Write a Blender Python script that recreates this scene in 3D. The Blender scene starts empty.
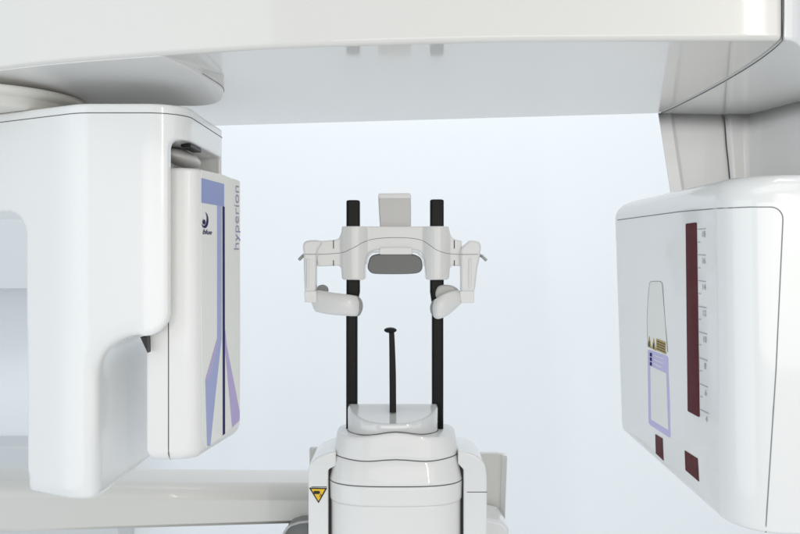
import bpy, bmesh, math, random
from mathutils import Vector, Matrix
from mathutils.bvhtree import BVHTree
random.seed(4)
S = bpy.context.scene
COL = S.collection

# ------------------------------------------------------------------ camera
H = 1.35            # eye height
F = 889.0           # focal length in photo pixels (800 wide)
HY = 258.0          # horizon row in the photo
cam_d = bpy.data.cameras.new('camera')
cam = bpy.data.objects.new('camera', cam_d); COL.objects.link(cam)
cam.location = (0, 0, H); cam.rotation_euler = (math.radians(90), 0, 0)
cam_d.sensor_width = 36; cam_d.lens = 36 * F / 800
cam_d.shift_y = (HY - 267.0) / 800
cam_d.clip_start = 0.02; cam_d.clip_end = 100
S.camera = cam

# ------------------------------------------------------------------ light
w = bpy.data.worlds.new('World'); S.world = w; w.use_nodes = True
bg = w.node_tree.nodes['Background']
bg.inputs['Color'].default_value = (0.82, 0.89, 0.95, 1)
bg.inputs['Strength'].default_value = 0.60

def area(name, loc, target, sx, sy, power, color):
    d = bpy.data.lights.new(name, 'AREA'); d.shape = 'RECTANGLE'
    d.size = sx; d.size_y = sy; d.energy = power; d.color = color
    o = bpy.data.objects.new(name, d); COL.objects.link(o)
    o.location = loc
    o.rotation_euler = (Vector(target) - Vector(loc)).to_track_quat('-Z', 'Y').to_euler()
    return o
area('key_softbox', (0.4, -2.0, 1.38), (0.1, 1.1, 1.35), 3.0, 0.9, 17, (1.0, 0.94, 0.86))
area('side_softbox', (-2.1, -0.5, 1.40), (0.35, 1.0, 1.40), 2.4, 2.0, 15, (0.84, 0.93, 1.0))
area('side_softbox_right', (2.2, -0.7, 1.35), (-0.2, 1.0, 1.35), 1.6, 1.4, 6, (1.0, 0.97, 0.93))
area('floor_bounce_fill', (0.2, -0.6, 3.3), (0.2, 0.4, 0.0), 2.0, 1.2, 10, (1.0, 0.98, 0.95))  # added overhead fill: bounces off the floor to brighten the arm's underside
area('wall_wash', (0.0, 0.95, 3.0), (0.0, 2.6, 0.95), 1.8, 0.6, 21, (0.97, 0.98, 1.0))
area('window_strip', (1.05, -1.25, 2.05), (0.25, 0.8, 1.5), 0.06, 1.0, 6.5, (1.0, 0.93, 0.82))

S.view_settings.view_transform = 'Standard'
S.view_settings.look = 'None'
S.view_settings.exposure = 0.05
S.view_settings.gamma = 1.0

# ------------------------------------------------------------------ materials
def mat(name, col, rough=0.35, coat=0.0, metal=0.0, coatr=0.05, bump=0.0, bscale=400, var=0.0, spec=0.5):
    m = bpy.data.materials.new(name); m.use_nodes = True
    nt = m.node_tree; b = nt.nodes['Principled BSDF']
    b.inputs['Base Color'].default_value = (*col, 1)
    b.inputs['Roughness'].default_value = rough
    b.inputs['Metallic'].default_value = metal
    b.inputs['Coat Weight'].default_value = coat
    b.inputs['Coat Roughness'].default_value = coatr
    b.inputs['Specular IOR Level'].default_value = spec
    tc = nt.nodes.new('ShaderNodeTexCoord')
    if var > 0:
        n = nt.nodes.new('ShaderNodeTexNoise'); n.inputs['Scale'].default_value = 9
        n.inputs['Detail'].default_value = 5
        nt.links.new(tc.outputs['Object'], n.inputs['Vector'])
        mr = nt.nodes.new('ShaderNodeMapRange')
        mr.inputs['To Min'].default_value = rough - var; mr.inputs['To Max'].default_value = rough + var
        nt.links.new(n.outputs['Fac'], mr.inputs['Value'])
        nt.links.new(mr.outputs['Result'], b.inputs['Roughness'])
    if bump > 0:
        n = nt.nodes.new('ShaderNodeTexNoise'); n.inputs['Scale'].default_value = bscale
        n.inputs['Detail'].default_value = 3
        nt.links.new(tc.outputs['Object'], n.inputs['Vector'])
        bp = nt.nodes.new('ShaderNodeBump'); bp.inputs['Strength'].default_value = bump
        bp.inputs['Distance'].default_value = 0.0006
        nt.links.new(n.outputs['Fac'], bp.inputs['Height'])
        nt.links.new(bp.outputs['Normal'], b.inputs['Normal'])
    return m

WHITE = mat('white_gloss_plastic', (0.80, 0.80, 0.79), 0.26, 0.8, coatr=0.06, bump=0.06, bscale=900)
WHITE2 = mat('white_satin_plastic', (0.80, 0.79, 0.775), 0.34, 0.4, bump=0.12, bscale=900)
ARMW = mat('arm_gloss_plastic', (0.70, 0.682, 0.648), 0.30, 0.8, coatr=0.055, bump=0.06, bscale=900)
RAILM = mat('off_white_rail_plastic', (0.65, 0.635, 0.60), 0.40, 0.15, bump=0.12, bscale=900)
BEIGE = mat('ivory_plastic', (0.70, 0.685, 0.64), 0.4, 0.2, bump=0.12, bscale=900)
GREYP = mat('pale_grey_plastic', (0.60, 0.585, 0.565), 0.38, 0.25, bump=0.1, bscale=700)
FRAMEM = mat('light_grey_plastic', (0.77, 0.76, 0.742), 0.28, 0.5, bump=0.08, bscale=700)
INSERT = mat('cream_insert_film', (0.84, 0.84, 0.79), 0.45, 0.0, spec=0.25)
PAD = mat('grey_rubber_pad', (0.20, 0.20, 0.192), 0.6, 0.0, bump=0.35, bscale=500)
PAD2 = mat('mid_grey_rubber', (0.31, 0.31, 0.30), 0.55, bump=0.2, bscale=500)
SEAM = mat('dark_seam_gap', (0.10, 0.10, 0.10), 0.8)
SEAML = mat('grey_seam_gap', (0.25, 0.25, 0.26), 0.8)
BLACK = mat('black_plastic', (0.008, 0.008, 0.008), 0.4, 0.0, bump=0.1, spec=0.22)
BLUE = mat('blue_film', (0.26, 0.31, 0.60), 0.35, 0.0, spec=0.25)
BLUE2 = mat('light_blue_film', (0.36, 0.40, 0.66), 0.35, 0.0, spec=0.25)
LILAC = mat('lilac_film', (0.47, 0.39, 0.66), 0.35, 0.0, spec=0.25)
NAVY = mat('navy_ink', (0.022, 0.018, 0.12), 0.6, spec=0.1)
INKB = mat('slate_blue_ink', (0.30, 0.31, 0.48), 0.6, spec=0.1)
RED = mat('dark_red_filter_window', (0.085, 0.010, 0.016), 0.18, 0.0, spec=0.3)
RED.node_tree.nodes['Principled BSDF'].inputs['IOR'].default_value = 1.22
TICK = mat('grey_ink', (0.34, 0.35, 0.39), 0.6, spec=0.1)
LABEL = mat('pale_label_film', (0.80, 0.80, 0.765), 0.4, 0.0, spec=0.25)
LAV = mat('lavender_label_film', (0.52, 0.49, 0.74), 0.4, 0.0, spec=0.25)
YEL = mat('yellow_warning_film', (0.85, 0.52, 0.015), 0.4, 0.2)
OCHRE = mat('ochre_warning_film', (0.42, 0.30, 0.08), 0.45)
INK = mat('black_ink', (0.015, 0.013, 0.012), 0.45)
METAL = mat('dull_steel', (0.45, 0.45, 0.43), 0.35, metal=0.8)

def carbon():
    m = mat('black_carbon_fibre', (0.012, 0.012, 0.012), 0.34, 0.0, spec=0.2)
    nt = m.node_tree; b = nt.nodes['Principled BSDF']
    tc = nt.nodes.new('ShaderNodeTexCoord'); mp = nt.nodes.new('ShaderNodeMapping')
    mp.inputs['Scale'].default_value = (700, 700, 190)
    mp.inputs['Rotation'].default_value = (0, math.radians(8), 0)
    n = nt.nodes.new('ShaderNodeTexNoise'); n.inputs['Scale'].default_value = 1.0
    n.inputs['Detail'].default_value = 2
    r = nt.nodes.new('ShaderNodeValToRGB')
    r.color_ramp.elements[0].position = 0.45; r.color_ramp.elements[0].color = (0.004, 0.004, 0.004, 1)
    r.color_ramp.elements[1].position = 0.72; r.color_ramp.elements[1].color = (0.009, 0.0086, 0.008, 1)
    nt.links.new(tc.outputs['Object'], mp.inputs['Vector'])
    nt.links.new(mp.outputs['Vector'], n.inputs['Vector'])
    nt.links.new(n.outputs['Fac'], r.inputs['Fac'])
    nt.links.new(r.outputs['Color'], b.inputs['Base Color'])
    return m
CARBON = carbon()

# ------------------------------------------------------------------ helpers
def P(x, y, Y):
    "photo pixel at depth Y -> world point"
    return Vector(((x - 400) * Y / F, Y, H + (HY - y) * Y / F))

def empty(name, loc, label, cat):
    o = bpy.data.objects.new(name, None); COL.objects.link(o)
    o.location = loc; o['label'] = label; o['category'] = cat
    o.empty_display_size = 0.05
    return o

def link(name, bm, m, parent=None, smooth=True, bevel=0, seg=3, wn=True, ang=30):
    bmesh.ops.recalc_face_normals(bm, faces=bm.faces[:])
    me = bpy.data.meshes.new(name); bm.to_mesh(me); bm.free()
    me.materials.append(m)
    if smooth:
        for p in me.polygons: p.use_smooth = True
    o = bpy.data.objects.new(name, me); COL.objects.link(o)
    if parent is not None:
        o.parent = parent
        o.matrix_parent_inverse = Matrix.Translation(-world_loc(parent))
    if bevel:
        b = o.modifiers.new('bevel', 'BEVEL'); b.width = bevel; b.segments = seg
        b.limit_method = 'ANGLE'; b.angle_limit = math.radians(ang)
        b.miter_outer = 'MITER_ARC'
    if smooth and wn:
        n = o.modifiers.new('wn', 'WEIGHTED_NORMAL'); n.keep_sharp = True
    return o

def world_loc(o):
    v = o.location.copy()
    # meshes sit at the world origin with inverse parenting, empties carry the offset
    if o.parent is not None: return Vector((0, 0, 0))
    return v

def fillet(pts, rad, seg=6):
    "2D polygon with rounded corners; rad one number or a list"
    n = len(pts); out = []
    if not isinstance(rad, (list, tuple)): rad = [rad] * n
    for i in range(n):
        p = Vector(pts[i]); a = Vector(pts[i - 1]); c = Vector(pts[(i + 1) % n]); r = rad[i]
        if r <= 1e-6: out.append(p.copy()); continue
        u = (a - p); v = (c - p); lu, lv = u.length, v.length; u.normalize(); v.normalize()
        ang = u.angle(v)
        if ang > math.radians(178): out.append(p.copy()); continue
        d = min(r / math.tan(ang / 2), lu * 0.49, lv * 0.49); rr = d * math.tan(ang / 2)
        bis = (u + v).normalized(); cen = p + bis * (rr / math.sin(ang / 2))
        s = p + u * d - cen; e = p + v * d - cen
        a0 = math.atan2(s.y, s.x); a1 = math.atan2(e.y, e.x); da = a1 - a0
        while da > math.pi: da -= 2 * math.pi
        while da < -math.pi: da += 2 * math.pi
        for k in range(seg + 1):
            t = a0 + da * k / seg
            out.append(cen + Vector((math.cos(t), math.sin(t))) * rr)
    return out

def smooth_curve(pts, n=8, closed=False):
    "Catmull-Rom through points (any dimension)"
    pts = [Vector(p) for p in pts]; N = len(pts); out = []
    R = range(N if closed else N - 1)
    for i in R:
        if closed: p0, p1, p2, p3 = pts[i - 1], pts[i], pts[(i + 1) % N], pts[(i + 2) % N]
        else: p0, p1, p2, p3 = pts[max(i - 1, 0)], pts[i], pts[i + 1], pts[min(i + 2, N - 1)]
        for k in range(n):
            t = k / n
            out.append(0.5 * ((2 * p1) + (p2 - p0) * t + (2 * p0 - 5 * p1 + 4 * p2 - p3) * t * t
                              + (-p0 + 3 * p1 - 3 * p2 + p3) * t ** 3))
    if not closed: out.append(pts[-1].copy())
    return out

def add_loft(bm, secs, closed=True, cap=True):
    rings = [[bm.verts.new(p) for p in s] for s in secs]
    n = len(rings[0])
    for a, b in zip(rings, rings[1:]):
        for i in range(n if closed else n - 1):
            j = (i + 1) % n
            bm.faces.new((a[i], a[j], b[j], b[i]))
    if cap:
        bm.faces.new(rings[0][::-1]); bm.faces.new(rings[-1])
    return rings

def prism_plan(bm, pts, z0, z1, H0=H):
    "plan outline (x, Y) between heights relative to the eye; z may be functions of (x, y)"
    f0 = z0 if callable(z0) else (lambda x, y: z0)
    f1 = z1 if callable(z1) else (lambda x, y: z1)
    add_loft(bm, [[Vector((p[0], p[1], H0 + f0(p[0], p[1]))) for p in pts],
                  [Vector((p[0], p[1], H0 + f1(p[0], p[1]))) for p in pts]])

def px_outline(pts, Y, rad=0, seg=6):
    "photo outline -> list of (X, Z) at depth Y, with rounded corners (rad in px)"
    q = fillet([(x, y) for x, y in pts], rad, seg) if rad else [Vector(p) for p in pts]
    return [((p[0] - 400) * Y / F, H + (HY - p[1]) * Y / F) for p in q]

def prism_front(bm, xz, Y0, Y1):
    add_loft(bm, [[Vector((x, Y0, z)) for x, z in xz], [Vector((x, Y1, z)) for x, z in xz]])

def tube(bm, pts, r, n=8, cap=True, closed=False):
    pts = [Vector(p) for p in pts]; rings = []
    N = len(pts); prev = None
    for i, p in enumerate(pts):
        if closed: t = pts[(i + 1) % N] - pts[i - 1]
        else: t = pts[min(i + 1, N - 1)] - pts[max(i - 1, 0)]
        t.normalize()
        if prev is None:
            a = Vector((0, 0, 1)) if abs(t.z) < 0.9 else Vector((1, 0, 0))
            u = t.cross(a).normalized()
        else:
            u = (prev - t * prev.dot(t)).normalized()
        prev = u; v = t.cross(u)
        rr = r(i / max(N - 1, 1)) if callable(r) else r
        rings.append([bm.verts.new(p + (u * math.cos(2 * math.pi * k / n) + v * math.sin(2 * math.pi * k / n)) * rr) for k in range(n)])
    for a, b in zip(rings, rings[1:] + ([rings[0]] if closed else [])):
        for k in range(n):
            bm.faces.new((a[k], a[(k + 1) % n], b[(k + 1) % n], b[k]))
    if cap and not closed:
        bm.faces.new(rings[0][::-1]); bm.faces.new(rings[-1])

def box(bm, x0, x1, y0, y1, z0, z1):
    add_loft(bm, [[Vector(p) for p in ((x0, y0, z), (x1, y0, z), (x1, y1, z), (x0, y1, z))] for z in (z0, z1)])

def lathe(bm, prof, cx, cy, n=64):
    add_loft(bm, [[Vector((cx + r * math.cos(2 * math.pi * k / n), cy + r * math.sin(2 * math.pi * k / n), H + z)) for k in range(n)] for r, z in prof])

def superell(cx, cy, a, b, n=2.6, N=96, bback=None):
    out = []
    for k in range(N):
        t = 2 * math.pi * k / N
        c, s = math.cos(t), math.sin(t)
        bb = b if s < 0 or bback is None else bback
        out.append((cx + a * math.copysign(abs(c) ** (2 / n), c), cy + bb * math.copysign(abs(s) ** (2 / n), s)))
    return out

def boolean_cut(o, cutters):
    "subtract cutter bmeshes and keep the plain result"
    for bmc in cutters:
        bmesh.ops.recalc_face_normals(bmc, faces=bmc.faces[:])
        me = bpy.data.meshes.new('cut'); bmc.to_mesh(me); bmc.free()
        c = bpy.data.objects.new('cut', me); COL.objects.link(c)
        m = o.modifiers.new('b', 'BOOLEAN'); m.operation = 'DIFFERENCE'; m.object = c; m.solver = 'EXACT'
        bpy.context.view_layer.update()
        dg = bpy.context.evaluated_depsgraph_get()
        new = bpy.data.meshes.new_from_object(o.evaluated_get(dg))
        o.modifiers.clear(); o.data = new
        bpy.data.objects.remove(c)
    me = o.data
    bm = bmesh.new(); bm.from_mesh(me)
    bmesh.ops.remove_doubles(bm, verts=bm.verts[:], dist=1e-5)
    bmesh.ops.dissolve_degenerate(bm, dist=1e-5, edges=bm.edges[:])
    bm.to_mesh(me); bm.free()
    for p in me.polygons: p.use_smooth = True

def bevel_mod(o, wdt, seg=3, ang=30):
    b = o.modifiers.new('bevel', 'BEVEL'); b.width = wdt; b.segments = seg
    b.limit_method = 'ANGLE'; b.angle_limit = math.radians(ang)
    n = o.modifiers.new('wn', 'WEIGHTED_NORMAL'); n.keep_sharp = True

def bvh_of(o):
    bpy.context.view_layer.update()
    dg = bpy.context.evaluated_depsgraph_get()
    ev = o.evaluated_get(dg); me = ev.to_mesh()
    bm = bmesh.new(); bm.from_mesh(me); bm.transform(ev.matrix_world)
    bmesh.ops.triangulate(bm, faces=bm.faces[:])
    t = BVHTree.FromBMesh(bm, epsilon=1e-6); bm.free(); ev.to_mesh_clear()
    return t
def on(bvh, x, y, off=0.0):
    "point of the modelled surface where the photo shows a mark"
    d = P(x, y, 1.0) - Vector((0, 0, H)); d.normalize()
    if isinstance(bvh, tuple):                       # a flat face: (point, normal)
        q, nor = bvh; nor = nor.normalized()
        loc = Vector((0, 0, H)) + d * ((q - Vector((0, 0, H))).dot(nor) / d.dot(nor))
    else:
        for k in range(5):
            loc, nor, i, dist = bvh.ray_cast(Vector((0, 0, H)), (d + Vector((k * 1e-4, 0, k * 7e-5))).normalized())
            if loc is not None: break
    if loc is None:
        print('MISS', x, y); return None, None
    if nor.dot(d) > 0: nor = -nor
    return loc + nor * off, nor

def decal(name, bvh, poly, m, parent, off=0.0004, thick=0.0003, sub=1):
    "thin film laid on a surface; outline given by its marks' corners"
    pts = []
    n = len(poly)
    for i in range(n):
        a = Vector(poly[i]); b = Vector(poly[(i + 1) % n])
        for k in range(sub): pts.append(a.lerp(b, k / sub))
    top = []; bot = []
    for p in pts:
        l, nr = on(bvh, p[0], p[1])
        if l is None: continue
        top.append(l + nr * (off)); bot.append(l + nr * (off - thick - 0.0002))
    bm = bmesh.new(); add_loft(bm, [bot, top])
    return link(name, bm, m, parent, smooth=False)

def text_mesh(name, body, size, origin, u, v, n, m, parent, off=0.0005, shear=0.0, xs=1.0, align='LEFT', bold=0.0, space=1.0):
    c = bpy.data.curves.new(name, 'FONT'); c.body = body; c.size = size
    c.align_x = align; c.shear = shear; c.offset = bold; c.extrude = 0; c.space_character = space
    c.resolution_u = 4
    t = bpy.data.objects.new('tmp', c); COL.objects.link(t)
    bpy.context.view_layer.update()
    me = bpy.data.meshes.new_from_object(t.evaluated_get(bpy.context.evaluated_depsgraph_get()))
    bpy.data.objects.remove(t)
    for vv in me.vertices:
        x, y = vv.co.x * xs, vv.co.y
        vv.co = Vector(origin) + Vector(u) * x + Vector(v) * y + Vector(n) * off
    me.materials.clear(); me.materials.append(m); me.name = name
    o = bpy.data.objects.new(name, me); COL.objects.link(o)
    if parent is not None:
        o.parent = parent; o.matrix_parent_inverse = Matrix.Translation(-world_loc(parent))
    return o

# ------------------------------------------------------------------ setting: the wall behind
def wall():
    m = mat('pale_blue_painted_wall', (0.84, 0.865, 0.885), 0.75, bump=0.25, bscale=220)
    bm = bmesh.new()
    box(bm, -4.0, 4.0, 2.6, 2.7, 0.0, 3.4)
    o = link('wall', bm, m, smooth=False); o['kind'] = 'structure'
    bm = bmesh.new()
    a = P(-60, 447, 2.45); b = P(118, 447, 2.45)
    box(bm, a.x, b.x, 2.45, 2.598, a.z - 0.30, a.z)
    o = link('wall_ledge', bm, mat('grey_paint', (0.60, 0.62, 0.63), 0.6), smooth=True, bevel=0.004); o['kind'] = 'structure'
    bm = bmesh.new()
    a = P(-90, 140, 2.40); b = P(60, 289, 2.40)
    box(bm, a.x, b.x, 2.40, 2.598, b.z, a.z)
    c = link('wall_cabinet', bm, mat('pale_grey_laminate', (0.64, 0.67, 0.68), 0.45, 0.1, bump=0.1), bevel=0.003)
    c['label'] = 'pale grey wall cabinet glimpsed through the opening beside the detector leg'; c['category'] = 'cabinet'
    m = mat('pale_vinyl_floor', (0.80, 0.81, 0.815), 0.5, bump=0.2, bscale=120, var=0.08)
    bm = bmesh.new()
    box(bm, -4.0, 4.0, -4.0, 2.6, -0.1, 0.0)
    o = link('floor', bm, m, smooth=False); o['kind'] = 'structure'
wall()

# ================================================================== ROTATING GANTRY
G = empty('rotating_gantry', (0, 1.05, H + 0.18),
          'glossy white overhead arm with a detector head hanging left and a tube head hanging right', 'x-ray gantry')
U = 0.18     # underside of the arm above the eye

def up(x, y, z=U):
    Y = z * F / (HY - y); return ((x - 400) * Y / F, Y)

# ---- overhead arm (cover up to the seam at X = .32)
front = [(-0.80, 1.06), (-0.60, 0.955)] + [up(*p) for p in ((0, 69), (60, 62.3), (135, 56.3), (200, 52), (270, 48), (340, 45.2), (440, 42.4), (540, 40.8), (650, 40.2), (740, 39.8))]
front = smooth_curve(front, 6)
front = [tuple(p) for p in front]
seamline = [(0.3155, 0.7330), (0.321, 0.765), (0.3265, 0.82), (0.3295, 0.90), (0.3295, 0.98), (0.327, 1.05), (0.323, 1.1085)]
rear = [(-0.243, 1.212), (-0.80, 1.33)]
arm_plan = front + [tuple(p) for p in smooth_curve(seamline, 4)] + rear
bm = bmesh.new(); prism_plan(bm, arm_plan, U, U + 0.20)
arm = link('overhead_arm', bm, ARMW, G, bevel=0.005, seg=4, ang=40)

# ---- arm shoulder beyond the seam
sh = [(p[0] + 0.0006, p[1]) for p in seamline]
shp = [tuple(p) for p in smooth_curve(sh, 4)]
out = [(0.42, 1.26), (0.62, 1.24), (0.68, 1.05), (0.60, 0.95)] 
cor = [tuple(p) for p in smooth_curve([(0.50, 0.93), (0.42, 0.87), (0.365, 0.79), (0.337, 0.748), (0.324, 0.7350)], 5)]
bm = bmesh.new(); prism_plan(bm, shp + out + cor, U + 0.0005, U + 0.20)
shoulder = link('arm_shoulder', bm, WHITE, G, bevel=0.012, seg=5, ang=60)
# dark seam between both covers
bm = bmesh.new()
pts = [Vector((0.3160, 0.7326, H + U + 0.20))] + [Vector((0.3160, 0.7326, H + U + 0.02)), Vector((0.3162, 0.7345, H + U + 0.003))]
pts += [Vector((p[0] + 0.0006, p[1] + 0.002, H + U - 0.0002)) for p in smooth_curve(seamline, 4)]
tube(bm, pts, 0.0005, 6)
link('seam', bm, SEAM, arm)

# ---- joint boss under the left end of the arm
bside = smooth_curve([(-0.2115, 0.7925), (-0.197, 0.831), (-0.187, 0.871), (-0.1805, 0.901), (-0.184, 0.926), (-0.196, 0.952), (-0.2195, 0.966), (-0.25, 0.970)], 5)
bfront = [(x, y + 0.004) for x, y in front if x < -0.2115 and x > -0.66]
bp = bfront + [tuple(p) for p in bside] + [(-0.42, 1.02), (-0.66, 1.10)]
def bz(x, y): return min(U - 0.0004, U - (y - 0.79 - max(0, -0.2115 - x) * 0.45) * 0.085)
bm = bmesh.new(); prism_plan(bm, bp, bz, U + 0.001)
boss = link('joint_cover', bm, WHITE2, G, bevel=0.0015, seg=3, ang=50)
bm = bmesh.new()
tube(bm, [Vector((p[0] + 0.0002, p[1], H + bz(p[0], p[1]) + 0.0035)) for p in bside[8:]], 0.0004, 6)
link('seam', bm, SEAML, boss)
# ---- turntable disc between arm and detector housing
bm = bmesh.new(); lathe(bm, [(0.094, 0.1500), (0.098, 0.1535), (0.0985, 0.1600), (0.101, 0.1615), (0.108, 0.1630), (0.110, 0.1660), (0.110, 0.1700)], -0.452, 0.958)
link('turntable_disc', bm, BEIGE, G, wn=False)

# ---- detector housing
hp = [(-0.70, 1.088), (-0.3115, 0.860), (-0.2090, 0.860), (-0.2075, 1.045), (-0.50, 1.10)]
hplan = fillet(hp, [0, 0.045, 0.036, 0.012, 0], 14)
def htop(x, y): return 0.150
bm = bmesh.new(); prism_plan(bm, hplan, -0.2365, 0.150)
housing = link('detector_housing', bm, WHITE, G, wn=False)
# cut the open space left of the leg
c1 = bmesh.new()
o1 = fillet([(-1.2, -0.6), (-0.3735, -0.6), (-0.3785, 0.0475), (-1.2, 0.0475)], [0, 0, 0.026, 0], 10)
add_loft(c1, [[Vector((p[0], Y, H + p[1])) for p in o1] for Y in (0.6, 1.5)])
# lower right: leg side and the soft step above it
c2 = bmesh.new()
o2 = [(-0.2940, -0.6), (-0.2940, -0.16)] + [(-0.2940 + 0.0425 * (1 - math.cos(t)), -0.113 + 0.037 * math.sin(t)) for t in [math.pi / 2 * k / 12 for k in range(13)]]
o2 += [(-0.2254 - 0.022 + 0.022 * math.sin(t), -0.054 - 0.022 * math.cos(t)) for t in [math.pi / 2 * k / 10 for k in range(11)]]
o2 += [(0.0, -0.054), (0.0, -0.6)]
add_loft(c2, [[Vector((p[0], Y, H + p[1])) for p in o2] for Y in (0.6, 1.5)])
# pocket: opening in the skin and the cavity behind it
c3 = bmesh.new()
o3 = fillet([(-0.2254, -0.20), (-0.2254, 0.1165), (-0.10, 0.1165), (-0.10, -0.20)], [0, 0.009, 0, 0], 8)
add_loft(c3, [[Vector((p[0], Y, H + p[1])) for p in o3] for Y in (0.60, 1.030)])
c4 = bmesh.new()
o4 = fillet([(-0.265, -0.25), (-0.265, 0.1150), (-0.2110, 0.1150), (-0.2110, -0.25)], [0, 0.006, 0, 0], 6)
add_loft(c4, [[Vector((p[0], Y, H + p[1])) for p in o4] for Y in (0.8775, 1.0305)])
boolean_cut(housing, [c1, c2, c3, c4])
def soften_housing():
    "round every edge a little, and melt the leg into the step above it"
    r = housing.modifiers.new('r', 'REMESH'); r.mode = 'VOXEL'; r.voxel_size = 0.0016; r.use_smooth_shade = True
    bpy.context.view_layer.update()
    new = bpy.data.meshes.new_from_object(housing.evaluated_get(bpy.context.evaluated_depsgraph_get()))
    housing.modifiers.clear(); housing.data = new; new.name = 'detector_housing'
    prof = [Vector(p) for p in o2 if p[0] < -0.252]
    dense = []
    for a, b in zip(prof, prof[1:]):
        k = max(1, int((b - a).length / 0.004)); dense += [a.lerp(b, t / k) for t in range(k)]
    dense.append(prof[-1])
    g = housing.vertex_groups.new(name='soft'); g2 = housing.vertex_groups.new(name='all')
    buckets = {}
    for v in new.vertices:
        x, y, z = v.co.x, v.co.y, v.co.z - H
        if z < -0.04 and x < -0.245 and y < 0.93 and x > -0.34:
            d = min(math.hypot(x - p.x, z - p.y) for p in dense)
            d = math.hypot(d, max(0, y - 0.86))
            wt = max(0.0, 1 - d / 0.045)
            if x > -0.262: wt *= max(0.0, (-0.248 - x) / 0.014)
        else: wt = 0
        if z < -0.215: wt = max(wt, 0.35)
        if wt > 0: buckets.setdefault(round(wt, 1), []).append(v.index)
    for wt, idx in buckets.items(): g.add(idx, wt, 'REPLACE')
    m = housing.modifiers.new('s', 'SMOOTH'); m.factor = 0.5; m.iterations = 14
    m = housing.modifiers.new('s2', 'SMOOTH'); m.factor = 0.9; m.iterations = 170; m.vertex_group = 'soft'
soften_housing()
# cap seam
bm = bmesh.new()
tube(bm, [Vector((p[0], p[1], H + 0.1405)) for p in fillet([(-0.70, 1.088), (-0.3115, 0.860), (-0.2090, 0.860), (-0.2075, 1.045), (-0.30, 1.063)], [0, 0.045, 0.036, 0.012, 0], 14)], 0.00045, 6)
link('seam', bm, SEAM, housing)
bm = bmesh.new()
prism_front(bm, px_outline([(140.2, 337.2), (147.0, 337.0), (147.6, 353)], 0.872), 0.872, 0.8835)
link('gap_shade_wedge', bm, INK, housing, smooth=False)  # black wedge standing in for the deep shade between housing and panel
# shiny pivot cover and dark catch inside the pocket
bm = bmesh.new()
bmesh.ops.create_uvsphere(bm, u_segments=32, v_segments=16, radius=1)
bmesh.ops.transform(bm, matrix=Matrix.Translation((-0.232, 0.945, H + 0.1060)) @ Matrix.Rotation(0.25, 4, 'Y') @ Matrix.Diagonal((0.019, 0.040, 0.009, 1)), verts=bm.verts)
link('pivot_cover', bm, GREYP, housing)
bm = bmesh.new(); box(bm, -0.222, -0.212, 0.90, 0.95, H + 0.1125, H + 0.1163)
link('catch', bm, BLACK, housing, bevel=0.001)

# ---- detector panel (sensor cassette)
A_, B_, C_, D_ = (-0.2535, 0.885), (-0.2020, 0.885), (-0.1843, 1.030), (-0.2480, 1.040)
bm = bmesh.new(); 
ins = lambda d: fillet([(A_[0] + d, A_[1] + d), (B_[0] - d, B_[1] + d), (C_[0] - d, C_[1] - d), (D_[0] + d, D_[1] - d)], [0.004, 0.016, 0.006, 0.006], 10)
secs = []
for z, d in ((-0.2030, 0.011), (-0.2015, 0.0055), (-0.1975, 0.0020), (-0.1920, 0.0), (0.0865, 0.0), (0.0890, 0.0008), (0.0902, 0.0030)):
    secs.append([Vector((p[0], p[1], H + z)) for p in ins(d)])
add_loft(bm, secs)
panel = link('detector_panel', bm, WHITE2, G, wn=True)
bm = bmesh.new()
xs = (168.5 - 400) * 0.885 / F
tube(bm, [Vector((xs, 0.96, H - 0.2032)), Vector((xs, 0.900, H - 0.2032)), Vector((xs, 0.8915, H - 0.2018)), Vector((xs, 0.8855, H - 0.1960)), Vector((xs, 0.8850, H - 0.190)), Vector((xs, 0.8850, H + 0.086)), Vector((xs, 0.888, H + 0.0900))], 0.0005, 6)
link('seam', bm, SEAM, panel)
bv = (Vector((B_[0], B_[1], H)), Vector((C_[1] - B_[1], B_[0] - C_[0], 0)))
def pf(x, y, off=0.0):
    return on(bv, x, y, off)[0]
film = decal('cream_insert', bv, [(201, 169.8), (222, 174.5), (239.8, 181.5), (239.8, 250), (240, 340), (239.6, 420), (225, 433), (206, 447.5), (202.5, 440), (201, 300)], INSERT, panel, 0.0003, 0.0003)
decal('blue_block', bv, [(201, 178), (223.6, 184), (223.6, 206.5), (201, 202.6)], BLUE, film, 0.0007)
decal('blue_stripe', bv, [(216.8, 205.5), (221.2, 206.2), (221.1, 339), (215.5, 390), (209.8, 446), (206.7, 446), (205, 381), (216.8, 339)], BLUE2, film, 0.00062)
decal('lilac_wedge', bv, [(216.6, 339), (218.2, 339), (209.5, 376), (205.2, 383), (205, 380)], LILAC, film, 0.00095)
decal('navy_line', bv, [(222.1, 206.2), (224.2, 206.8), (224.6, 433.8), (222.4, 435.4)], NAVY, film, 0.00066)
decal('lilac_stripe', bv, [(224.8, 330), (226.2, 345), (239.3, 412), (239.1, 420.3), (231.8, 427.5), (224.9, 352)], LILAC, film, 0.00064)
# lettering on the oblique face
uf = Vector((C_[0] - B_[0], C_[1] - B_[1], 0)).normalized(); vf = Vector((0, 0, 1)); nf = uf.cross(vf)
if nf.x < 0: nf = -nf
a = pf(238.3, 251); b = pf(238.3, 182)
text_mesh('lettering', 'hyperion', 0.0265, a, vf, -uf, nf, INKB, film, off=0.0009, xs=1.04 * (b - a).length / 0.103, bold=-0.0003)
a = pf(201.8, 233.8)
text_mesh('lettering', 'blue', 0.0068, a, uf, vf, nf, NAVY, film, off=0.0009, shear=0.3, xs=2.4, bold=0.0001)
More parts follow.
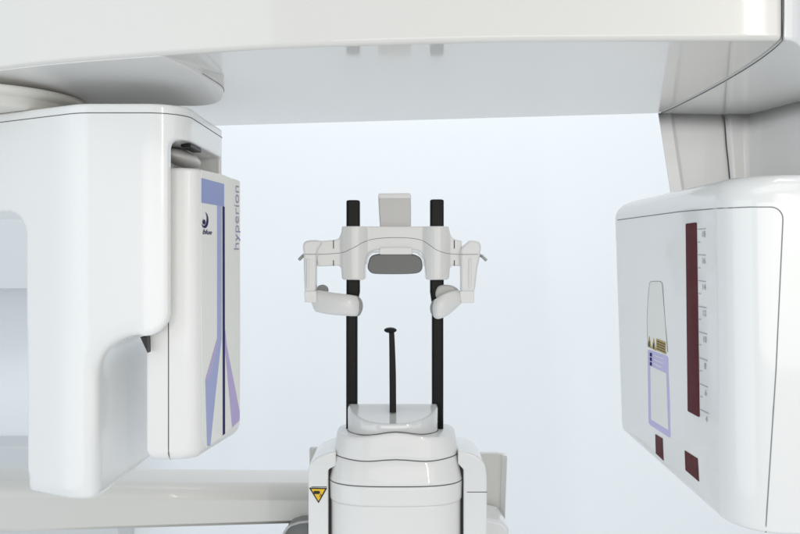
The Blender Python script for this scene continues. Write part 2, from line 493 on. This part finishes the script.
# swirl emblem: crescent round a small ball
def disc(bm, c, rx, ry, n=20, off=0.0009, a0=0, a1=2 * math.pi):
    vs = [bm.verts.new(c + uf * rx * math.cos(a0 + (a1 - a0) * k / n) + vf * ry * math.sin(a0 + (a1 - a0) * k / n) + nf * off) for k in range(n)]
    bm.faces.new(vs)
bm = bmesh.new()
c = pf(204.0, 220.0)
disc(bm, pf(203.3, 222.0), 0.0042, 0.0026)
n = 24; o_, i_ = [], []
for k in range(n + 1):
    t = math.radians(-150 + 230 * k / n); wdt = 0.0034 * math.sin(math.pi * k / n) + 0.0002
    ro = Vector((0.0112, 0.0082))
    o_.append(c + uf * ro.x * math.cos(t) + vf * ro.y * math.sin(t) + nf * 0.0009)
    i_.append(c + uf * (ro.x - wdt * 1.6) * math.cos(t) + vf * (ro.y - wdt) * math.sin(t) + nf * 0.0009)
va = [bm.verts.new(p) for p in o_]; vb = [bm.verts.new(p) for p in i_]
for k in range(n): bm.faces.new((va[k], va[k + 1], vb[k + 1], vb[k]))
link('swirl_emblem', bm, NAVY, film, smooth=False)

# ---- column carrying the tube head
top = [(0.3215, 1.108), (0.3360, 1.106), (0.3420, 1.112), (0.4040, 1.1185), (0.4060, 1.121), (0.4080, 1.1185), (0.4130, 1.1130), (0.435, 1.1185), (0.4450, 1.095), (0.4550, 1.045), (0.4720, 0.98), (0.62, 0.90), (0.66, 1.20), (0.42, 1.24), (0.34, 1.16)]
bot = [(p[0] + dx, p[1] - 0.004) for p, dx in zip(top, (0.022, 0.0215, 0.020, 0.0105, 0.010, 0.0095, 0.009, 0.004, 0.002, 0.001, 0, 0, 0, 0, 0.018))]
bm = bmesh.new()
secs = []
ft = fillet(top, [0.001, 0.001, 0.002, 0, 0, 0, 0.004, 0.008, 0.02, 0.02, 0.02, 0, 0, 0, 0], 6)
fb = fillet(bot, [0.001, 0.001, 0.002, 0, 0, 0, 0.004, 0.008, 0.02, 0.02, 0.02, 0, 0, 0, 0], 6)
for k in range(7):
    t = k / 6; z = U + 0.001 - t * 0.15
    secs.append([Vector((a[0] * (1 - t) + b[0] * t, a[1] * (1 - t) + b[1] * t, H + z)) for a, b in zip(ft, fb)])
add_loft(bm, secs)
COLM = mat('lightened_white_plastic', (0.89, 0.88, 0.87), 0.3, 0.5, bump=0.05, bscale=900)  # white plastic lightened to make up for the shade the column stands in
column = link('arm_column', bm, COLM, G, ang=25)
cbv = bvh_of(column)
bm = bmesh.new(); pts = []
for (x, y) in ((724.2, 116), (725.2, 128), (726.4, 145), (728.2, 162), (730.2, 184), (731, 192)):
    pts.append(on(cbv, x, y, 0.0002)[0])
pts = [p for p in pts if p is not None]
tube(bm, pts, 0.0009, 6); link('seam', bm, SEAM, column)

# ---- tube head (source box), right
def src_plan(d, t):
    "t = 0 top, 1 bottom; d = inset"
    q = [(0.2530 + 0.0085 * t + d, 1.060 - d), (0.2865 + 0.004 * t + d, 0.764 + d), (0.72, 0.735 + d), (0.72, 1.10)]
    return fillet(q, [0.012, 0.042, 0, 0], 14)
def zb(x, y): return -0.2390 + (y - 0.766) * 0.118
secs = []
for z, d in ((0.0655, 0.022), (0.0648, 0.0145), (0.0622, 0.0085), (0.0580, 0.0038), (0.0525, 0.0010), (0.0470, 0.0)):
    secs.append([Vector((p[0], p[1], H + z + (1.06 - p[1]) * 0.028 * max(0, (z - 0.047) / 0.0185))) for p in src_plan(d, 0)])
for t in (0.12, 0.3, 0.5, 0.7, 0.88, 0.955):
    secs.append([Vector((p[0], p[1], H + (0.047 * (1 - t) + zb(*p) * t))) for p in src_plan(0, t)])
for dz, d in ((0.0050, 0.0004), (0.0025, 0.0018), (0.0008, 0.0045), (0.0, 0.009)):
    secs.append([Vector((p[0], p[1], H + zb(*p) + dz)) for p in src_plan(d, 1)])
bm = bmesh.new(); add_loft(bm, secs)
src = link('tube_head', bm, WHITE, G, wn=True)
sbv = bvh_of(src)
# cover seam, round the upper right corner and down
path = fillet([(617.5, 220), (640, 217), (680, 211.6), (720, 208.2), (750, 207), (783.5, 207), (776, 370), (765.5, 533), (765, 560)], [0, 30, 60, 60, 30, 12, 60, 0, 0], 6)
pp = []
for i in range(len(path) - 1):
    a, b = path[i], path[i + 1]; k = max(1, int((b - a).length / 8))
    for j in range(k):
        q = a.lerp(b, j / k); l = on(sbv, q.x, q.y, -0.00005)[0]
        if l is not None: pp.append(l)
bm = bmesh.new(); tube(bm, pp, 0.00055, 6); link('cover_seam', bm, SEAML, src)

def dec(name, poly, m, par=src, off=0.0005, sub=1): return decal(name, sbv, poly, m, par, off, 0.0003, sub)
dec('scale_window', [(686.2, 224.6), (686.8, 223.6), (696.4, 222.4), (697.0, 223.3), (699.9, 416.6), (699.0, 417.0), (688.6, 411.4), (688.2, 410.4)], RED, off=0.0007)
maj = [((698.0, 228.9), (705.7, 228.3)), ((698.2, 254.4), (705.8, 254.9)), ((698.6, 280.3), (706.0, 281.3)), ((699.0, 306.0), (706.6, 307.5)), ((699.3, 331.5), (707.0, 333.8)),
       ((699.8, 357.4), (707.5, 360.4)), ((700.2, 383.4), (708.2, 387.0)), ((700.9, 409.3), (709.0, 413.5))]
for i, (a, b) in enumerate(maj):
    bm = bmesh.new()
    dec('scale_tick', [a, b, (b[0], b[1] + 0.6), (a[0], a[1] + 0.6)], TICK, off=0.0006)
    if i < 7:
        c = ((a[0] + maj[i + 1][0][0]) / 2, (a[1] + maj[i + 1][0][1]) / 2)
        dec('scale_tick', [c, (c[0] + 2.2, c[1] + 0.3), (c[0] + 2.2, c[1] + 0.9), (c[0], c[1] + 0.6)], TICK, off=0.0006)
    l, nr = on(sbv, (a[0] + b[0]) / 2 + 2.0, b[1] + 8.6)
    l0 = on(sbv, a[0], b[1] + 8)[0]; l1 = on(sbv, b[0], b[1] + 8)[0]
    uu = (l1 - l0); uu.z = 0; uu.normalize()
    text_mesh('scale_number', str(18 - 2 * i), 0.0080, l, uu, Vector((0, 0, 1)), nr, TICK, src, off=0.0006, align='CENTER', xs=1.0)
# long label
lab = dec('label', [(649.8, 283.2), (651.5, 281.4), (660.5, 281.3), (662.6, 283.5), (665.5, 320), (668, 352), (648, 345), (647.3, 320), (648.2, 300)], LABEL, off=0.0004)
bm = bmesh.new(); pp = []
for q in [(648.1, 345), (647.4, 320), (648.3, 300), (649.9, 283.2), (651.5, 281.4), (660.5, 281.3), (662.6, 283.5), (665.5, 320), (668, 352)]:
    pp.append(on(sbv, q[0], q[1], 0.0004)[0])
tube(bm, pp, 0.0003, 5); link('label_outline', bm, SEAML, lab)
lav = dec('label', [(648.1, 350.5), (649.3, 349.8), (667.2, 356), (668.5, 358), (670.8, 436.5), (669.6, 437.6), (650.5, 425), (649, 422.8)], LAV, off=0.0006)
dec('label_field', [(651.2, 366), (666.9, 373.3), (668.9, 430), (652, 419.6)], LABEL, lav, off=0.0010)
for k in range(3):
    y = 352.6 + k * 4.6
    dec('label_mark', [(650.6, y), (652.6, y + 0.8), (652.6, y + 4.2), (650.6, y + 3.4)], NAVY, lav, off=0.0010)
for k in range(3):
    y = 355 + k * 4.2
    dec('label_line', [(655, y), (664.5 - k, y + 3.7), (664.5 - k, y + 4.4), (655, y + 0.7)], LABEL, lav, off=0.0010)
for q in ([(649.8, 336), (651.9, 348.4), (648.1, 346.6)], [(654.2, 338.2), (656.3, 350.6), (652.6, 348.7)]):
    dec('warning_triangle', q, OCHRE, lab, off=0.0008)
    cx = sum(p[0] for p in q) / 3; cy = sum(p[1] for p in q) / 3 + 0.4
    dec('warning_sign', [(cx - 0.35, cy - 3), (cx + 0.35, cy - 2.8), (cx + 0.55, cy + 2.8), (cx - 0.55, cy + 2.2)], INK, lab, off=0.0011)
wr = dec('warning_panel', [(657, 338.6), (666, 342.2), (666.3, 354.2), (657, 350.2)], OCHRE, lab, off=0.0009)
for k in range(4):
    y = 340.6 + k * 2.5
    for (xa, xb) in ((657.8, 660.4), (661.0, 662.9), (663.4, 665.6)):
        s = lambda x: y + (x - 657.8) * 0.42
        dec('warning_text', [(xa, s(xa)), (xb, s(xb)), (xb, s(xb) + 0.9), (xa, s(xa) + 0.9)], INK, lab, off=0.0012)
dec('indicator_window', [(655.8, 434.3), (662.8, 438.6), (663.9, 460.6), (656.3, 453.4)], RED, off=0.0007)
dec('indicator_window', [(685.2, 450.6), (697.9, 458.6), (699.2, 481.6), (686.0, 470.2)], RED, off=0.0007)

# ================================================================== PATIENT POSITIONER
PO = empty('patient_positioner', (-0.01, 1.38, -0.1865), 'white stepped pedestal with chin rest and two black poles holding a temple clamp', 'head support')
XC = lambda px, Y: (px - 400) * Y / F
Yb = 1.38
cx = XC(396, Yb)

def wave(x, amp):
    "shallow double dip in the front seams"
    s = (x - cx) / 0.095
    return amp * (-math.cos(2 * math.pi * s) * 0.5 + 0.5) * -1 if abs(s) < 1 else 0

def ztop1(x):
    s = (x - cx) / 0.07
    return -0.2662 + 0.0077 * math.exp(-(s / 0.48) ** 2)

def tier(name, a0, a1, b0, b1, z_top, z_bot, amp_t, amp_b, n=3.0, mat_=WHITE2, parent=PO, r=0.0018, groove=True, cy=Yb, first=False):
    bm = bmesh.new(); secs = []
    lv = [(0, r * 1.6), (0.0 + 1e-9, r * 0.6), (1e-9, 0)]
    T = [(0.0, r * 1.4, 0.0), (0.0, r * 0.5, -r * 0.4), (0.0, 0.0, -r * 1.2)] + [(k / 6, 0, 0) for k in range(1, 6)] + [(1.0, 0.0, r * 1.2), (1.0, r * 0.5, r * 0.4), (1.0, r * 1.4, 0.0)]
    for t, inset, dz in T:
        a = a0 * (1 - t) + a1 * t - inset; b = b0 * (1 - t) + b1 * t - inset
        o = superell(cx, cy, a, b, n, 96, 0.07 - inset)
        s = []
        for x, y in o:
            zt = ztop1(x) if first else z_top + (wave(x, amp_t) if y < cy else 0); zbm = z_bot + (wave(x, amp_b) if y < cy else 0)
            s.append(Vector((x, y, H + zt * (1 - t) + zbm * t + dz)))
        secs.append(s)
    add_loft(bm, secs)
    o_ = link(name, bm, mat_, parent, wn=False)
    if groove:
        bm = bmesh.new()
        ring = [Vector((x, y, H + z_bot + (wave(x, amp_b) if y < cy else 0))) for x, y in superell(cx, cy, a1 - r * 0.7, b1 - r * 0.7, n, 96, 0.07)]
        tube(bm, ring, 0.0009, 6, closed=True); link('seam', bm, SEAM, o_)
    return o_
k_ = Yb / F
tier('collar', 58.5 * k_, 61.5 * k_, 0.067, 0.070, -0.2655, -0.2975, 0.0, 0.003, first=True, r=0.0012)
tier('collar', 61.5 * k_, 66.5 * k_, 0.070, 0.078, -0.2975, -0.3355, 0.003, 0.0, r=0.0012)
tier('collar', 66.5 * k_, 65.8 * k_, 0.078, 0.080, -0.3355, -0.3640, 0.0, 0.0, groove=False, r=0.0012)
bm = bmesh.new()
add_loft(bm, [[Vector((x, y, H + z)) for x, y in superell(cx, Yb, a, b, 3.0, 96, 0.07)] for z, a, b in ((-0.3640, 65.2 * k_, 0.077), (-0.3680, 64.8 * k_, 0.0765), (-0.60, 64.5 * k_, 0.075), (-H - 0.1865, 64.5 * k_, 0.075))])
link('pedestal', bm, WHITE2, PO, wn=False)

# chin rest: half-round bowl block with a sloping glossy top
cc = XC(392.8, 1.36); hwid = 45.3 * 1.362 / F
fr = [(cc + hwid * s, 1.372 - 0.052 * (1 - abs(s) ** 2.5) ** 0.62) for s in [math.sin(math.pi / 2 * k / 20) for k in range(-20, 21)]]
cp = [(cc - hwid, 1.380)] + fr + [(cc + hwid, 1.380)]
def ctop(x, y): return -0.2265 - (1.38 - y) * 0.333
def cbot(x, y): return -0.295
sec = []
cen = Vector((cc, 1.355))
def scl(f, dz, fn, t=0):
    r = []
    for x, y in cp:
        v = Vector((x, y)) - cen; l = v.length; v2 = cen + v * ((l - f) / l)
        r.append(Vector((v2.x, v2.y, H + fn(x, y) + dz)))
    return r
sec = [scl(0.0, 0, cbot), scl(0.0, -0.0035, ctop), scl(0.0006, -0.0013, ctop), scl(0.0020, 0, ctop), scl(0.0050, 0.0, ctop)]
bm = bmesh.new(); add_loft(bm, sec)
CH = mat('glossy_chin_rest_plastic', (0.72, 0.72, 0.715), 0.12, 1.0, coatr=0.02)
CH.node_tree.nodes['Principled BSDF'].inputs['Coat IOR'].default_value = 1.6
chin = link('chin_rest', bm, CH, PO, wn=False)
for e in chin.data.edges: pass
bm = bmesh.new()
tube(bm, [Vector((x, y - 0.0002, H + ztop1(x) + 0.0002)) for x, y in cp], 0.0006, 6); link('seam', bm, SEAM, chin)

# black bite rod
Yr = 1.352
bm = bmesh.new()
rp = smooth_curve([P(391.6, 331, Yr), P(392.2, 350, Yr), P(392.7, 375, Yr), P(392.9, 408, Yr), P(392.9, 412, Yr)], 6)
secs = []
for i, p in enumerate(rp):
    t = i / (len(rp) - 1); hw = (2.6 + 0.7 * min(1, t * 2)) * Yr / F
    sq = fillet([(-hw, -hw * 0.8), (hw, -hw * 0.8), (hw, hw * 0.8), (-hw, hw * 0.8)], hw * 0.35, 3)
    secs.append([Vector((p.x + q.x, p.y + q.y, p.z)) for q in sq])
add_loft(bm, secs)
rod = link('bite_rod', bm, BLACK, PO)
bm = bmesh.new()
bmesh.ops.create_uvsphere(bm, u_segments=24, v_segments=12, radius=1)
bmesh.ops.transform(bm, matrix=Matrix.Translation(P(390.4, 330.2, Yr)) @ Matrix.Diagonal((6.4 * Yr / F, 0.010, 2.9 * Yr / F, 1)), verts=bm.verts)
link('bite_tip', bm, BLACK, rod)

# carbon poles
def pole(xt0, xt1, xb0, xb1, ybot, ytop):
    bm = bmesh.new(); Y = 1.392; secs = []
    for y, x0, x1 in ((ybot, xb0, xb1), (400, xb0, xb1), (304, xb0, xb1), (292, xt0, xt1), (240, xt0, xt1), (ytop + 1.2, xt0, xt1), (ytop + 0.3, xt0 + 0.7, xt1 - 0.7), (ytop, xt0 + 1.8, xt1 - 1.8)):
        a, b = P(x0, y, Y), P(x1, y, Y); hd = 0.011 if y > ytop + 1 else 0.009
        q = fillet([(a.x, Y - hd), (b.x, Y - hd), (b.x, Y + hd), (a.x, Y + hd)], 0.004, 4)
        secs.append([Vector((p.x, p.y, a.z)) for p in q])
    add_loft(bm, secs)
    return link('support_pole', bm, CARBON, PO)
pole(346.6, 360.0, 346.4, 357.6, 431, 200.3)
pole(430.0, 443.6, 431.8, 443.2, 431, 199.6)

# clamp frame
Yf = 1.355
half_l = [(342.0, 226.3), (341.2, 233), (338.2, 239.0), (332, 240.0), (315.5, 241.2), (316.2, 254), (317.6, 266.5), (330, 266.1), (338.5, 265.6), (341.2, 268), (341.8, 278), (343.3, 279.7), (363.8, 279.9), (365.2, 278.5), (364.6, 268), (365.8, 257.5), (369.0, 252.4), (374, 250.2), (380, 249.6)]
half_r = [(412, 249.6), (418, 250.4), (422.2, 253.4), (424.8, 260), (425.4, 270), (425.8, 278.4), (427.2, 279.9), (447.2, 279.7), (449.3, 277.5), (449.9, 268), (452.0, 265.6), (461, 266.3), (461.5, 254), (462, 240.6), (456, 239.6), (451.5, 237), (449.7, 231), (448.6, 226.3)]
bm = bmesh.new(); prism_front(bm, px_outline(half_l + half_r, Yf), Yf, Yf + 0.062)
def bulge(xpx):
    "how far the frame swells forward round each pole"
    b = 0.0
    for c in (354.0, 436.6):
        d = abs(xpx - c) / 13.5
        if d < 1: b = max(b, 0.010 * math.cos(d * math.pi / 2) ** 0.8)
    return b
frame = link('clamp_frame', bm, FRAMEM, PO, wn=False)
r = frame.modifiers.new('r', 'REMESH'); r.mode = 'VOXEL'; r.voxel_size = 0.0011; r.use_smooth_shade = True
bpy.context.view_layer.update()
me = bpy.data.meshes.new_from_object(frame.evaluated_get(bpy.context.evaluated_depsgraph_get())); me.name = 'clamp_frame'
frame.modifiers.clear(); frame.data = me
for v in me.vertices:
    y = Yf + (v.co.y - Yf)
    v.co.y -= bulge(400 + v.co.x * F / Yf) * max(0.0, 1 - (y - Yf) / 0.03)
sm = frame.modifiers.new('s', 'SMOOTH'); sm.factor = 0.5; sm.iterations = 8
bm = bmesh.new()
cv = smooth_curve([(318, 254.4), (330, 253.8), (343, 252.4), (354.6, 247.4), (363, 242.5), (371.4, 239.5), (383, 238), (396.7, 237.6), (411, 238.2), (422, 240.4), (430, 245.5), (437, 250.2), (447.2, 253.4), (461, 254.4)], 5)
tube(bm, [P(p[0], p[1], Yf) - Vector((0, bulge(p[0]), 0)) for p in smooth_curve([tuple(q) for q in cv], 3)], 0.00045, 6); link('seam', bm, SEAML, frame)
for x in (333.5, 454.3):
    for (ya, yb_) in ((240.2, 248.6), (260.2, 265.9)):
        bm = bmesh.new(); a = P(x - 0.45, ya, Yf); b = P(x + 0.45, yb_, Yf)
        box(bm, a.x, b.x, Yf - 0.0003, Yf + 0.002, b.z, a.z); link('slot', bm, INK, frame, smooth=False)
# white rim under the arch
bm = bmesh.new()
arch_o = fillet([(366.0, 262), (366.8, 256.5), (370, 253), (376, 251.3), (396, 250.6), (415, 251.3), (420.5, 254), (423.6, 260), (424.6, 264)], 0)
pts = smooth_curve([(366.4, 264), (367.6, 257.5), (370.4, 253.7), (375, 251.9), (396, 251.2), (415, 251.9), (419.6, 254.4), (423.4, 259.5), (424.6, 266)], 6)
tube(bm, [P(p[0], p[1], Yf + 0.001) for p in pts], 0.0014, 8); link('arch_rim', bm, WHITE, frame)
# brow plate above, bracket and pad below
bm = bmesh.new(); prism_front(bm, px_outline([(378.0, 193.8), (410.8, 193.4), (411.2, 210), (411.0, 232), (380.3, 232), (378.8, 212)], Yf, 0), Yf + 0.008, Yf + 0.018)
brow = link('brow_plate', bm, GREYP, PO, bevel=0.0024, seg=3)
bm = bmesh.new(); prism_front(bm, px_outline([(379.0, 193.0), (409.6, 192.6), (411.4, 195), (411.0, 198.4), (379.0, 198.4), (378.0, 195)], Yf, 0), Yf + 0.005, Yf + 0.0205)
link('brow_plate_rim', bm, FRAMEM, brow, bevel=0.0015)
bm = bmesh.new(); prism_front(bm, px_outline([(380, 247.4), (412, 247.4), (412.6, 254.5), (379.4, 254.5)], Yf, 1.5), Yf - 0.004, Yf + 0.02)
link('pad_bracket', bm, FRAMEM, frame, bevel=0.0012)
pad = smooth_curve([(368.4, 262), (370.3, 257.0), (375, 254.4), (385, 253.1), (396, 253.0), (407, 253.3), (415.5, 254.8), (420.6, 258), (422.4, 263), (422.2, 269), (418.5, 272.8), (410, 274.0), (396, 274.3), (382, 274.2), (373, 273.6), (369, 271), (367.4, 267)], 3, True)
bm = bmesh.new(); prism_front(bm, px_outline(pad, Yf, 0), Yf + 0.002, Yf + 0.022)
link('forehead_pad', bm, PAD, PO, bevel=0.003, seg=4, ang=40)

# temple arms
def temple(side):
    bm = bmesh.new()
    if side < 0:
        o = [(304.2, 252), (303.2, 246), (305.0, 241.6), (310, 240.2), (317, 240.0), (322.5, 241.0), (320.5, 246), (317.2, 250), (316.9, 262), (316.6, 291), (305.2, 291), (304.4, 270)]
    else:
        o = [(460.3, 291), (460.2, 262), (460.0, 250), (462.5, 246.0), (466.5, 242.6), (469, 240.2), (475, 240.6), (479.4, 242.0), (480.6, 247), (479.5, 256), (477.0, 268), (474.4, 291)]
    prism_front(bm, px_outline(smooth_curve(o, 1, True), Yf, 0), Yf - 0.012, Yf + 0.012)
    piv = link('temple_pivot', bm, WHITE2, PO, bevel=0.004, seg=4)
    bm = bmesh.new()
    o = [(304.8, 290.6), (317.2, 290.6), (317.0, 302.6), (305.2, 301.8)] if side < 0 else [(459.2, 290.6), (473.9, 290.6), (473.6, 302.6), (460.5, 303.0)]
    prism_front(bm, px_outline(o, Yf, 1.0), Yf - 0.010, Yf + 0.010)
    link('pivot_foot', bm, WHITE2, piv, bevel=0.002)
    # raised rib on the pivot and lever
    bm = bmesh.new()
    xr = (306.6, 309.0) if side < 0 else (468.6, 471.2)
    a = P(xr[0], 259, Yf - 0.012); b = P(xr[1], 288, Yf - 0.012)
    box(bm, a.x, b.x, Yf - 0.0145, Yf - 0.008, b.z, a.z)
    link('pivot_rib', bm, FRAMEM, piv, bevel=0.0012)
    bm = bmesh.new()
    if side < 0: q = [P(304.8, 254.6, Yf), P(303.0, 255.6, Yf - 0.004), P(299.0, 259.8, Yf - 0.008)]
    else: q = [P(479.0, 255.2, Yf), P(482.0, 256.0, Yf - 0.004), P(486.4, 260.4, Yf - 0.008)]
    tube(bm, q, 0.0026, 10); link('lever', bm, METAL, piv, bevel=0.0006)
    bm = bmesh.new()
    tube(bm, [P(304.5, 254.3, Yf - 0.0124), P(316.6, 254.3, Yf - 0.0124)] if side < 0 else [P(460.4, 254.5, Yf - 0.0124), P(478, 254.3, Yf - 0.0124)], 0.0004, 6)
    link('seam', bm, SEAML, piv)
    # cushion shell: curved plate lofted along its length, reaching towards the head
    if side < 0:
        ks = [(314.0, 290.8, 311.0, -0.006), (320, 290.8, 313.4, -0.014), (330, 292.4, 315.2, -0.022), (342, 294.0, 316.2, -0.026), (352, 295.4, 316.8, -0.024), (357.0, 297.4, 316.0, -0.019), (359.2, 301.0, 312.6, -0.014)]
    else:
        ks = [(462.6, 291.0, 303.0, -0.006), (457, 290.6, 308.5, -0.012), (450, 291.8, 314.6, -0.019), (443, 294.6, 318.4, -0.024), (437.6, 298.0, 319.6, -0.024), (434.0, 301.8, 317.2, -0.020), (432.6, 306, 312, -0.016)]
    ks = ([(310.5, 296.0, 301.0, -0.003)] if side < 0 else [(466.0, 294.0, 299.0, -0.003)]) + ks
    ks = [tuple(v) for v in smooth_curve([Vector(k) for k in ks], 5)]
    secs = []
    dense = []
    for i in range(len(ks) - 1):
        for j in range(4):
            t = j / 4; dense.append(tuple(a * (1 - t) + b * t for a, b in zip(ks[i], ks[i + 1])))
    dense.append(ks[-1])
    for x, yt, yb2, dy in dense:
        Y = Yf + dy; a = P(x, yt, Y); b = P(x, yb2, Y)
        zc = (a.z + b.z) / 2; hh = (a.z - b.z) / 2
        ring = []
        for k in range(20):
            t = 2 * math.pi * k / 20; c_, s_ = math.cos(t), math.sin(t)
            ring.append(Vector((a.x, Y + 0.006 + 0.006 * math.copysign(abs(c_) ** 0.6, c_) + 0.005 * s_ * s_, zc + hh * math.copysign(abs(s_) ** 0.55, s_))))
        secs.append(ring)
    add_loft(bm2 := bmesh.new(), secs)
    arm_ = link('temple_arm', bm2, WHITE2, PO, wn=False)
    # grey cushion behind / inside the shell
    bm = bmesh.new()
    if side < 0: o = smooth_curve([(336, 296), (350, 295.4), (357, 296.4), (361.2, 300.5), (362.6, 306.5), (361.2, 312.6), (357.6, 316.4), (345, 315), (336, 313)], 4, True)
    else: o = smooth_curve([(446, 299), (438, 298.6), (434, 300.4), (431.2, 304), (430.3, 309), (431.4, 314), (434.4, 317.6), (440, 317), (446, 313)], 4, True)
    prism_front(bm, px_outline(o, Yf - 0.012, 0), Yf - 0.012, Yf + 0.006)
    link('temple_cushion', bm, PAD2, arm_, bevel=0.003, seg=3, ang=40)
    bm = bmesh.new()
    if side < 0: o = smooth_curve([(316.6, 289), (318.5, 285.8), (323, 284.9), (327, 287.4), (327.6, 292), (322, 293), (317, 292)], 4, True)
    else: o = smooth_curve([(435.8, 296), (436.4, 290), (439.2, 286.0), (445, 284.9), (452.6, 285.8), (458.4, 289.4), (459.4, 293.5), (450, 298), (440, 300)], 4, True)
    prism_front(bm, px_outline(o, Yf + 0.014, 0), Yf + 0.014, Yf + 0.030)
    link('temple_cushion', bm, PAD2 if side < 0 else GREYP, arm_, bevel=0.003, seg=3, ang=40)
temple(-1); temple(1)

# side covers with slots
Ys = 1.335
def side_cover(o, rad, seam_y, x0, x1):
    bm = bmesh.new(); prism_front(bm, px_outline(fillet(o, rad, 8), Ys, 0), Ys, Ys + 0.115)
    c = link('side_cover', bm, WHITE, PO, bevel=0.005, seg=4, ang=40)
    bm = bmesh.new(); a = P(x0, seam_y, Ys); b = P(x1, seam_y, Ys)
    tube(bm, [a + Vector((0.0, 0.05, 0)), a + Vector((0, 0.006, 0)), a + Vector((0.005, 0, 0)), b], 0.0006, 6); link('seam', bm, SEAM, c)
    return c
lc = side_cover([(308.2, 900), (308.2, 470), (309.5, 464.5), (317, 457.6), (328, 453), (336, 451.5), (336, 466), (328.2, 470), (328.2, 900)], [0, 3, 6, 14, 10, 0, 2, 3, 0], 487.0, 308.4, 327)
rc = side_cover([(463.6, 900), (463.6, 470), (458, 464), (458, 451.5), (470, 453), (479.5, 457.2), (485.6, 466), (487.0, 478), (487.0, 900)], [0, 3, 2, 0, 10, 14, 10, 8, 0], 492.2, 464, 487)
# dark slots between pedestal and covers
for (xa, xb) in ((326.5, 336), (457, 465.5)):
    bm = bmesh.new(); a = P(xa, 462, Ys + 0.012); b = P(xb, 900, Ys + 0.012)
    box(bm, a.x, b.x, Ys + 0.012, Ys + 0.10, -0.18, a.z); link('slot_liner', bm, INK, PO, smooth=False)
# yellow laser warning triangle
lbv = bvh_of(lc)
def d2(name, poly, m, par, off): return decal(name, lbv, poly, m, par, off, 0.0003)
ws = d2('warning_sign', [(309.4, 487.7), (327.0, 488.0), (318.6, 503.2)], INK, lc, 0.0010)
d2('warning_field', [(311.4, 488.9), (325.0, 489.1), (318.6, 500.9)], YEL, ws, 0.0014)
d2('warning_symbol', [(314.0, 490.8), (319.2, 490.8), (320.4, 492.2), (319.2, 493.9), (314.4, 493.9), (313.6, 492.4)], INK, ws, 0.0018)
d2('warning_symbol', [(320.2, 493.8), (320.9, 493.5), (322.0, 496.0), (321.3, 496.3)], INK, ws, 0.0018)
d2('warning_symbol', [(319.4, 495.4), (320.0, 495.2), (320.6, 496.8), (320.0, 497.0)], INK, ws, 0.0018)

# rear plates and grips
def plate(o, Y, m, th=0.012):
    bm = bmesh.new(); prism_front(bm, px_outline(o, Y, 1.5), Y, Y + th)
    return link('rear_plate', bm, m, PO, bevel=0.002)
plate([(309.2, 448.0), (345, 448.0), (345, 560), (311, 560)], 1.47, GREYP)
bm = bmesh.new()
o = [(470, 453.2), (497, 453.0), (505.4, 454.6), (504.6, 475), (501.6, 560), (470, 560)]
prism_front(bm, px_outline(o, 1.50, [0, 0, 1.2, 10, 0, 0]), 1.50, 1.512)
link('rear_plate', bm, BEIGE, PO, bevel=0.002)
bm = bmesh.new()   # turned edge of the plate
a = [P(505.4, 454.6, 1.50), P(504.6, 475, 1.50), P(501.6, 560, 1.50)]
add_loft(bm, [[p + Vector(q) for q in ((0.002, -0.012, 0), (0.002, 0.016, 0), (-0.003, 0.016, 0), (-0.006, -0.002, 0))] for p in a])
link('plate_flange', bm, WHITE2, PO, bevel=0.001)
bm = bmesh.new()
prism_front(bm, px_outline(fillet([(470, 518), (487, 518.6), (503, 522), (509.2, 530), (510, 600), (470, 600)], [0, 8, 8, 5, 0, 0], 6), 1.40), 1.40, 1.49)
link('hand_grip', bm, WHITE, PO, bevel=0.006, seg=4, ang=40)
bm = bmesh.new()
prism_front(bm, px_outline(fillet([(284, 600), (284.5, 533), (290, 526.5), (299, 523.4), (308.5, 523.0), (309, 600)], [0, 6, 6, 6, 2, 0], 6), 1.47), 1.47, 1.56)
link('hand_grip', bm, PAD, PO, bevel=0.003, seg=3, ang=40)
bm = bmesh.new()
tube(bm, [P(284.2, 545, 1.462), P(284.6, 533, 1.462), P(287.4, 528.4, 1.462), P(291, 525.4, 1.462), P(299, 522.8, 1.462), P(309, 521.8, 1.462)], 0.0024, 8)
link('grip_rim', bm, METAL, PO)

# the positioner is a little smaller and stands between the two heads
PO.scale = (0.8786, 0.8786, 0.8786); PO.location = (-0.0088, 1.2125, 0.0)

# ================================================================== RAIL
RY = 1.33
def rz(x_px, y_px): return P(x_px, y_px, RY)
xl, xr = P(-260, 0, RY).x, P(318, 0, RY).x
def rail_sec(x, zt, zb_):
    prof = fillet([(RY, zb_), (RY, zt), (RY + 0.120, zt + 0.001), (RY + 0.120, zb_)], [0.006, 0.024, 0.03, 0.006], 8)
    return [Vector((x, p.x, p.y)) for p in prof]
zt0, zt1 = P(0, 481.5, RY).z, P(0, 486.5, RY).z
zb0, zb1 = P(0, 541.0, RY).z, P(0, 523.6, RY).z
bm = bmesh.new(); add_loft(bm, [rail_sec(xl, zt0, zb0), rail_sec(xr, zt1, zb1)])
rail = link('support_rail', bm, RAILM, None)
rail['label'] = 'long horizontal off-white rail with rounded top edge running behind the detector head into the pedestal'
rail['category'] = 'rail'
